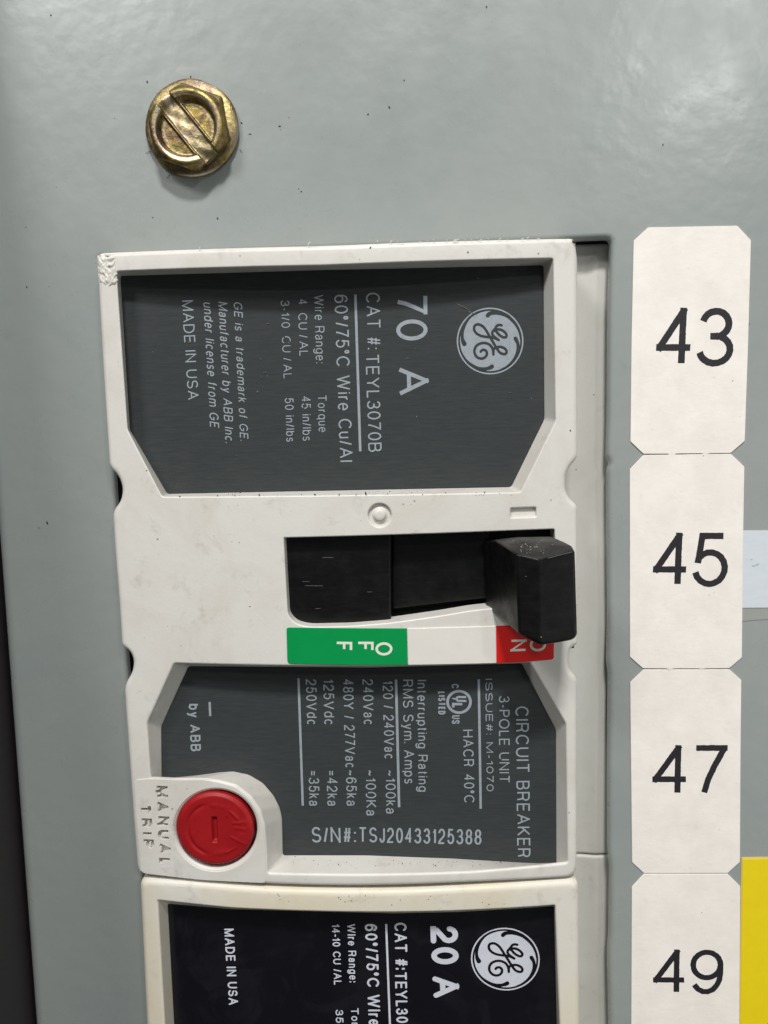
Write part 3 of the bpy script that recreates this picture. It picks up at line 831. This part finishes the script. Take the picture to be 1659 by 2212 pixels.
# front: left facet falls away from the ridge
b = 24
rt = hit(1166, 1207, 1.43); rb = hit(1168, 1393, 1.43)
hv += [V3(rt, 1.43), V3(rb, 1.43)]
T0, B0 = 32, 33
hfc += [(b+0, T0, B0, b+7), (b+0, b+1, T0), (b+1, b+2, T0), (b+7, B0, b+6), (T0, b+2, b+3, b+4, b+5, B0), (B0, b+5, b+6)]
m = MB(); m.v = hv; m.f = hfc
ho = m.done('handle', M_BLK, B1, 35)
bv = ho.modifiers.new('bevel', 'BEVEL'); bv.width = .035; bv.segments = 4; bv.limit_method = 'ANGLE'; bv.angle_limit = math.radians(18)
ho.modifiers.remove(ho.modifiers['normals'])
ho.data.polygons.foreach_set('use_smooth', [True]*len(ho.data.polygons))
at_ = ho.data.attributes.get('sharp_edge')
if at_: ho.data.attributes.remove(at_)
wn = ho.modifiers.new('wn', 'WEIGHTED_NORMAL')

# ------------------------------------------------------------------ second breaker
F2 = [(299, 1899), (411, 1905), (574, 1920), (850, 1924), (991, 1918), (1150, 1908), (1252, 1901), (1254, 2212), (1256, 2600), (336, 2600), (314, 2212)]
f2 = subdiv([fillet([FACE.at(p) for p in F2], [.12, .3, .3, .3, .3, .3, .12, .3, .05, .05, .3], 5)], .12)[0]
P3 = [(341, 1946), (502, 1963), (850, 1972), (991, 1969), (1199, 1957), (1209, 2212), (1212, 2500), (372, 2500), (356, 2212)]
L3 = [(362, 1954), (502, 1966), (850, 1975), (991, 1972), (1197, 1960), (1203, 2212), (1206, 2490), (392, 2490), (376, 2212)]
p3, l3 = pocket(P3, L3, .02)
plate('housing', M_PL2, B2, f2, FACE.h, holes=[(p3, .03, l3, .272)], r=.075, grid=.2, base_h=-.6)
lab3 = sheet('label', M_BLAB, B2, l3, .29); lab3['label'] = 'glossy black rating label'
K = 3.19
kw = dict(mat=M_INK2, rcap=True)
T(lab3, E_, 'CAT #:', 868, 168, 885, 752, 155, K, t=.16, **kw)
T(lab3, E_, 'TEYL3020B', 875, 790, 905, 1745, 150, K, t=.16, **kw)
T(lab3, E_, '60\u00b0/75\u00b0C Wire', 497, 185, 548, 1458, 155, K, t=.16, **kw)
T(lab3, E_, 'Wire Range:', 278, 185, 305, 912, 100, K, t=.16, **kw)
T(lab3, E_, 'Torque', 322, 1240, 345, 1700, 98, K, t=.16, **kw)
T(lab3, E_, '14-10 CU /AL', 85, 190, 112, 948, 98, K, t=.16, **kw)
T(lab3, E_, '35 in/lbs', 130, 1262, 150, 1860, 96, K, t=.16, **kw)
c9 = crop(1300, 3350, 1.3825)
text('lettering', '20', c9(545, 410), c9(552, 618), 150/1.3825*.5486, LT, M_INK2, lab3, .2, rcap=True, gap=.14)
text('lettering', 'A', c9(555, 684), c9(563, 800), 145/1.3825*.5486, LT, M_INK2, lab3, .2, rcap=True)
c8 = crop(450, 3350, 1.508)
text('lettering', 'MADE IN USA', c8(652, 462), c8(680, 912), 57/1.508*.5486, LT, M_INK2, lab3, .17, rcap=True)
rule(lab3, E_, (767, 185), (832, 1900), 26, M_INK2)
lg2 = crop(1800, 3580, 4.1475)
monogram(lab3, lambda x, y: lg2(787+(x-828)*562/727, 813+(y-845)*512/727+(x-828)*.02), M_INK2, M_BLAB)

# ------------------------------------------------------------------ numbered paper stickers
S1 = crop(2300, 850, 1.924); S2 = crop(2300, 1900, 2.212); S3 = crop(2300, 2900, 1.954)
stk = [
 ('43', [S1(485, 87), S1(1162, 75), S1(1265, 185), S1(1243, 980), S1(1218, 1705), S1(1112, 1796), S1(950, 1799), S1(935, 1806), S1(900, 1806), S1(890, 1799), S1(695, 1801), S1(688, 1810), S1(642, 1811), S1(635, 1802), S1(450, 1803), S1(352, 1710), S1(360, 950), S1(376, 188)],
  full(2580.7, 1442.5), full(2884, 1443.5), 229, 'white paper number sticker printed 43, topmost beside the breakers'),
 ('45', [full(2534, 1792), full(2878, 1787), full(2931.5, 1838), full(2926, 2150), full(2921.6, 2589), full(2872, 2631), full(2777, 2632), full(2772, 2635), full(2755, 2635), full(2750, 2632), full(2656, 2632), full(2650, 2635.5), full(2630, 2635.5), full(2625, 2632), full(2531.5, 2631.5), full(2480.8, 2587), full(2480.4, 1848)],
  full(2569, 2310.5), full(2863, 2312), 218, 'white paper number sticker printed 45, beside the black handle'),
 ('47', [full(2535, 2637), full(2873, 2636.5), full(2919.3, 2678), full(2916, 3000), full(2914, 3394), full(2865.5, 3438), full(2535.4, 3438.5), full(2489.4, 3396), full(2481.7, 2687)],
  full(2567.7, 3131.8), full(2860, 3132), 208, 'white paper number sticker printed 47, between stickers 45 and 49'),
 ('49', [full(2536.4, 3442), full(2865.5, 3442), full(2915.7, 3491), full(2911, 4032), full(2908, 4420), full(2490, 4420), full(2486, 4032), full(2488.3, 3494)],
  full(2571, 3914.8), full(2846, 3916), 191, 'white paper number sticker printed 49, lowest one beside the yellow label')]
ST = Flat(.016)
for s, pts, a, b, cap, lbl in stk:
    lp = subdiv([fillet([ST.at(p) for p in pts], .012, 2)], .25)[0]
    c = ST.at(pts[0])
    o = thing('number_sticker', lbl, 'sticker', (c.x, 0, c.y), 'paper number stickers down the right of the breakers')
    m_ = MB(); rnd = random.Random(int(s))
    sh = sheet('paper', M_PAP, o, lp, .016, r=.003, thick=.015)
    text('printed_number', s, a, b, cap*.5486, ST, M_PRINT, sh, .115, rag=.0018, gap=.06, lift=.0015)

# card under clear tape, right edge
t1 = thing('card_label', 'pale blue blank card label at the right edge beside sticker 45', 'label', (ST.at((1640, 1230)).x, 0, ST.at((1640, 1230)).y))
q = crop(2750, 1950, 3.4)
def patch(name, px, h, mat, par, thick=.012, rad=.01):
    sf = Flat(h); lp = subdiv([fillet([sf.at(p) for p in px], rad, 3)], .3)[0]
    return sheet(name, mat, par, lp, h, r=.003, thick=thick)
patch('clear_tape', [q(560, 468), q(1900, 452), q(1900, 1625), q(932, 1663), q(700, 1678), q(575, 1694)], .007, M_TAPE, t1, .006)
patch('card', [q(560, 476), q(1900, 468), q(1900, 1500), q(560, 1510)], .0155, M_CARD, t1, .008)
t2 = thing('yellow_label', 'bright yellow blank label at the lower right corner beside sticker 49', 'label', (ST.at((1640, 2000)).x, 0, ST.at((1640, 2000)).y))
q = crop(2700, 3250, 2.827)
patch('border', [q(620, 356), q(2000, 340), q(2000, 3400), q(590, 3400), q(592, 2212)], .008, M_BEI, t2, .007)
patch('face', [q(634, 374), q(2000, 360), q(2000, 3400), q(606, 3400), q(608, 2212)], .0125, M_YEL, t2, .005)

# ------------------------------------------------------------------ bolt
bc = PAN.at((417, 281)); R0 = .536
BT = thing('bolt', 'brass-coloured slotted hex flange bolt screwed into the grey cover', 'bolt', (bc.x, 0, bc.y))
def attr(o, vals):
    a = o.data.attributes.new('bare', 'FLOAT', 'POINT')
    a.data.foreach_set('value', vals)
def raw(name, m_, bare, par):
    o = mesh(name, m_.v, m_.f, M_ZN, par, 0)
    o.data.polygons.foreach_set('use_smooth', [True]*len(o.data.polygons)); o.data.set_sharp_from_angle(angle=math.radians(50))
    attr(o, bare); return o
m = MB(); bare = []; n = 120; prev = None; rn = random.Random(3)
prof = [(.30, .115, .1), (.40, .112, .15), (.47, .098, .1), (.50, .088, .1), (.522, .078, .5), (.534, .064, .8), (.538, .045, .35), (.534, .018, .1), (.51, .0, 0)]
ph = [rn.uniform(0, 6.3) for _ in range(6)]
for r, h, bb in prof:
    b = len(m.v)
    for k in range(n):
        a = 2*math.pi*k/n; wob = 1 + .006*math.sin(3*a+ph[0]) + .004*math.sin(7*a+ph[1])*(r > .45)
        m.v.append((bc.x+r*wob*math.cos(a), -h, bc.y+r*wob*math.sin(a))); bare.append(bb*(.5+.5*math.sin(5*a+ph[2])) if bb > .2 else bb)
    if prev is not None: m.band(prev, b, n, True)
    prev = b
raw('flange', m, bare, BT)
# hex head: a height field in polar form
m = MB(); bare = []; nr, nt = 90, 288
ang0 = math.radians(-52); sd = Vector((math.cos(ang0), math.sin(ang0))); sn = Vector((-sd.y, sd.x))
HEX = .475; hrot = math.radians(-21)
def hexr(a):
    t = (a-hrot) % (math.pi/3) - math.pi/6
    return min(HEX*.866/math.cos(t), HEX*.985)
def hh(x, y, a):
    r = math.hypot(x, y); top = .28; bare_ = 0
    h = top - .05*sm(r, .395, .475)
    h += .012*math.exp(-((r-.375)/.03)**2)
    wall = .312 + .012*math.sin(2*a+1)
    h -= .075*(1-sm(r, wall-.028, wall+.028))          # dished face inside a raised rim
    bare_ = .9*math.exp(-((r-.352)/.018)**2)*(.6+.4*math.sin(3*a+.5)) + .35*math.exp(-((r-.275)/.012)**2)
    s = x*sn.x+y*sn.y; l = x*sd.x+y*sd.y
    k = 1-sm(abs(s), .082, .100)
    fl = top-.085+.010*math.sin(l*7+1)+.006*math.sin(l*23)*math.sin(s*40)
    h = h*(1-k)+min(h, fl)*k
    lip = math.exp(-((abs(s)-.110)/.014)**2)*(r < wall)
    h += .030*lip; bare_ = max(bare_*(1-k), .4*lip, .25*k)
    g = math.exp(-(((l+.40)/.06)**2+((s)/.09)**2)); h += .05*g*k; bare_ = max(bare_, .6*g)
    g = math.exp(-(((l-.40)/.07)**2+((s+.03)/.10)**2)); h -= .03*g; bare_ = max(bare_, .5*g)
    return h, bare_
HO = Vector((0, -.065))
prev = None
for i in range(nr+1):
    b = len(m.v)
    for k in range(nt):
        a = 2*math.pi*k/nt; R = hexr(a)*max(i/nr, .003); x, y = R*math.cos(a), R*math.sin(a)
        h, q_ = hh(x, y, a); m.v.append((bc.x+x+HO.x, -h-.02*y, bc.y+y+HO.y)); bare.append(q_)
    if prev is None: m.f.append(tuple(range(b, b+nt)))
    else: m.band(prev, b, nt)
    prev = b
for hgt, sc in ((.22, 1.0), (.125, 1.005), (.10, 1.03)):
    b = len(m.v)
    for k in range(nt):
        a = 2*math.pi*k/nt; R = hexr(a)*sc
        base_h = min(hgt, 9)
        m.v.append((bc.x+R*math.cos(a)+HO.x*(hgt > .2), -base_h, bc.y+R*math.sin(a)+HO.y*(hgt > .2))); bare.append(.12)
    m.band(prev, b, nt); prev = b
raw('head', m, bare, BT)

# ------------------------------------------------------------------ grit, lint and dust
def flecks(name, items, mat, seed, parent=None):
    """items: (px, py, size_px, surface)"""
    rnd = random.Random(seed); m = MB()
    for px, py, sz, sf in items:
        c = sf.at((px, py)); h = sf.h(c.x, c.y); r = sz*.0055*.36; el_ = rnd.uniform(1, 2.4); th = rnd.uniform(0, 3.14)
        b = len(m.v); n = 7
        for lv, k in ((0, 1), (.35*r, .8)):
            for i in range(n):
                a = 2*math.pi*i/n; q = rnd.uniform(.6, 1.1)*r*k
                x, y = q*math.cos(a)*el_, q*math.sin(a)
                m.v.append((c.x+x*math.cos(th)-y*math.sin(th), -(h+lv+.001), c.y+x*math.sin(th)+y*math.cos(th)))
        m.f.append(tuple(range(b+n, b+2*n)))
        for i in range(n): j = (i+1) % n; m.f.append((b+i, b+j, b+n+j, b+n+i))
    o = m.done(name, mat, parent, 0); o['kind'] = 'stuff'; return o
def fibres(name, items, mat, seed, rad=.004, parent=None, bend=1):
    rnd = random.Random(seed); m = MB()
    for px, py, L, ang, sf, lift in items:
        c = sf.at((px, py)); h = sf.h(c.x, c.y)+lift; L *= .0055; a = math.radians(ang); cv = rnd.uniform(-1.4, 1.4)*bend; prev = None
        p = Vector((c.x, c.y)); n = 6
        for i in range(n+1):
            t = i/n; b = len(m.v); rr = rad*(1-.5*t)
            dr = Vector((math.cos(a+cv*t), math.sin(a+cv*t))); nn = Vector((-dr.y, dr.x)); hh_ = h+.01*math.sin(math.pi*t)
            for (u, v) in ((1, 0), (-.5, .87), (-.5, -.87)):
                m.v.append((p.x+nn.x*u*rr, -(hh_+v*rr), p.y+nn.y*u*rr))
            if prev is not None:
                for k in range(3): m.f.append((prev+k, prev+(k+1) % 3, b+(k+1) % 3, b+k))
            prev = b; p = p+dr*(L/n)
    o = m.done(name, mat, parent, 0); o['kind'] = 'stuff'; return o
rnd = random.Random(11)
it = [(110, 33, 5, PAN), (604, 273, 6, PAN), (795, 247, 5, PAN), (841, 232, 5, PAN), (873, 174, 4, PAN), (1051, 15, 4, PAN), (1432, 313, 4, PAN), (651, 414, 5, PAN), (645, 408, 4, PAN), (372, 187, 5, PAN), (318, 177, 5, PAN), (412, 166, 4, PAN), (522, 266, 6, PAN), (470, 472, 5, PAN), (102, 1130, 6, PAN), (84, 1140, 3, PAN), (1618, 700, 3, PAN), (330, 470, 4, PAN), (540, 290, 4, PAN), (58, 620, 4, PAN)]
for _ in range(8): it.append((rnd.uniform(0, 1340), rnd.uniform(0, 500), rnd.uniform(1, 2.4), PAN))
for _ in range(9): it.append((rnd.uniform(60, 220), rnd.uniform(500, 2200), rnd.uniform(1, 2.2), PAN))
flecks('grit', it, M_GRIT, 1)
it = [(388, 1058+14, 3, FACE), (790, 1066, 6, FACE), (680, 1068, 4, FACE), (560, 1069, 4, FACE), (470, 1070, 3, FACE), (1047, 1063, 3, FACE), (540, 1310, 4, FACE), (517, 1172, 3, FACE), (1240, 523, 7, FACE), (800, 535, 4, FACE), (1011, 545, 5, FACE), (345, 1012, 3, FACE), (1190, 1080, 3, FACE), (1232, 930, 4, FACE)]
for _ in range(60): it.append((rnd.uniform(360, 1110), rnd.uniform(1061, 1071), rnd.uniform(1, 2.6), FACE))
L_ = Flat(.46)
for _ in range(70): it.append((rnd.uniform(625, 1120), rnd.uniform(1858, 1880), rnd.uniform(1, 3.2), Flat(.50)))
for _ in range(50): it.append((rnd.uniform(290, 1240), rnd.uniform(540, 1900), rnd.uniform(.8, 2), FACE))
for _ in range(30): it.append((rnd.uniform(560, 1100), rnd.uniform(1928, 1955), rnd.uniform(1, 3), FACE))
flecks('grit', it, M_GRIT, 2, B1)
# dust lies on the top of the handle: find the surface there
C.view_layer.update(); dg_ = C.evaluated_depsgraph_get()
class OnHandle:
    def at(s, p):
        r = S.ray_cast(dg_, CAM, camdir(*p)); s.k = -r[1].y; return Vector((r[1].x, r[1].z))
    def h(s, x, z): return s.k
it = []
for _ in range(46):
    x = rnd.gauss(1142, 30); y = rnd.uniform(1165, 1196)
    if 1090 < x < 1215 and y < 1166+.55*(x-1080): it.append((x, y, rnd.uniform(1, 3.6), OnHandle()))
it += [(1136, 1245, 2, OnHandle()), (1169, 1376, 2, OnHandle())]
flecks('dust', it, M_DUST, 6, B1)
it = [(820+20*i+rnd.uniform(-9, 9), 526-.6*i, rnd.uniform(3, 7), rnd.uniform(20, 160), FACE, .0) for i in range(18)]
it += [(665, 531, 9, 60, FACE, 0), (430, 540, 7, 45, FACE, 0), (980, 522, 12, 20, FACE, 0), (1035, 519, 8, 120, FACE, 0)]
it += [(215+rnd.uniform(0, 30), 590+rnd.uniform(-45, 8), rnd.uniform(5, 12), rnd.uniform(0, 180), FACE, .0) for _ in range(16)]
fibres('lint', it, M_LINT, 9, .005, B1)
it = [(518, 322, 9, -60, PAN, .004), (326, 327, 12, 200, PAN, .004), (372, 188, 8, 160, PAN, .004), (366, 378, 8, -110, PAN, .004), (344, 205, 7, 130, PAN, .004)]
fibres('bristles', it, M_GRIT, 10, .0035)
it = [(572, 805, 3, LT), (578, 812, 2, LT), (556, 845, 2, LT), (1033, 601, 2.5, LT), (262, 665, 2, LT), (521, 1687+2, 3, LT), (1148, 860, 2, LT), (900, 900, 2, LT), (330, 760, 2, LT)]
it = [(min(max(p[0], 1), 1650), p[1], p[2], p[3]) for p in it]
flecks('scuffs', it, M_DUST, 14, B1)

# scuffed corner: torn, roughened plastic at the upper left corner of the housing
m = MB(); NX, NY = 34, 52; rnd = random.Random(21)
ck = [[rnd.uniform(-1, 1) for _ in range(16)] for _ in range(16)]
def vn(x, y):
    xi, yi = int(x) % 15, int(y) % 15; fx, fy = x-int(x), y-int(y); fx = fx*fx*(3-2*fx); fy = fy*fy*(3-2*fy)
    return (ck[yi][xi]*(1-fx)+ck[yi][xi+1]*fx)*(1-fy)+(ck[yi+1][xi]*(1-fx)+ck[yi+1][xi+1]*fx)*fy
for j in range(NY+1):
    for i in range(NX+1):
        u, v = i/NX, j/NY
        x = 209+v*4 + u*(40+4*vn(v*9, 2.5)); y = 551+u*-2 + v*(62+10*math.sin(u*3.1)+6*vn(u*7, 5.5))
        ed = min(u, 1-u, v, 1-v)
        q = FACE.at((x, y)); up = -.012+.020*sm(ed, 0, .14)+.011*vn(u*6, v*9)*sm(ed, 0, .2)+.006*vn(u*13, v*14+.4)
        if u > .8: up += .012*sm(u, .8, .95)*(1-sm(u, .95, 1))
        m.v.append(V3(q, FACE.h(q.x, q.y)+up))
for j in range(NY):
    for i in range(NX):
        k = j*(NX+1)+i; m.f.append((k, k+1, k+NX+2, k+NX+1))
m.done('scuffed_corner', M_PL, B1, 60)

# fine scratches and scuffs
it = [(568, 806, 9, 20, LT, -.004), (562, 818, 6, 40, LT, -.004), (553, 848, 7, 15, LT, -.004), (575, 700, 8, 10, LT, -.004), (560, 775, 7, -10, LT, -.004), (405, 740, 10, 8, LT, -.004), (985, 655, 40, -28, LT, -.005), (1010, 672, 26, -24, LT, -.005)]
for _ in range(5): it.append((rnd.uniform(290, 1150), rnd.uniform(680, 1040), rnd.uniform(3, 9), rnd.uniform(-12, 12), LT, -.005))
fibres('scratches', it, N('scratch', rgb(96, 98, 96), .6).m, 31, .0042, B1, .15)
it = []
for _ in range(5): it.append((rnd.uniform(650, 800), rnd.uniform(1180, 1320), rnd.uniform(15, 60), rnd.uniform(-2, 2), Flat(.508), -.0035))
fibres('scratches', it, N('handle_scratch', rgb(20, 20, 20), .5).m, 33, .0034, B1, .03)
it = [(2300+ (1090+35)/1.924, 850+1250/1.924, 3), (2300+985/1.924, 850+1222/1.924, 1.6), (2300+1180/1.924, 850+1520/1.924, 1.6), (2300+515/1.924, 850+1618/1.924, 1.4), (2300+905/1.924, 850+1818/1.924, 3),
      (2300+1090/2.212, 1900+980/2.212, 2.4), (2300+1130/2.212, 1900+955/2.212, 1.4), (2300+735/2.212, 1900+1635/2.212, 2.4), (2300+905/1.954, 2900+1355/1.954, 2.6), (2300+1040/1.954, 2900+715/1.954, 1.4)]
flecks('specks', [(*full(a, b), c, ST) for a, b, c in it], M_GRIT, 40, [o for o in bpy.data.objects if o.get('category') == 'sticker'][0])

cd_ = Flat(.0155); q = crop(2750, 1950, 3.4)
fibres('scuffs', [(*q(712, 945), 9, 5, cd_, -.002), (*q(765, 938), 9, 30, cd_, -.002), (*q(700, 858), 4, 0, cd_, -.002)], M_GRIT, 51, .0022, t1, .3)
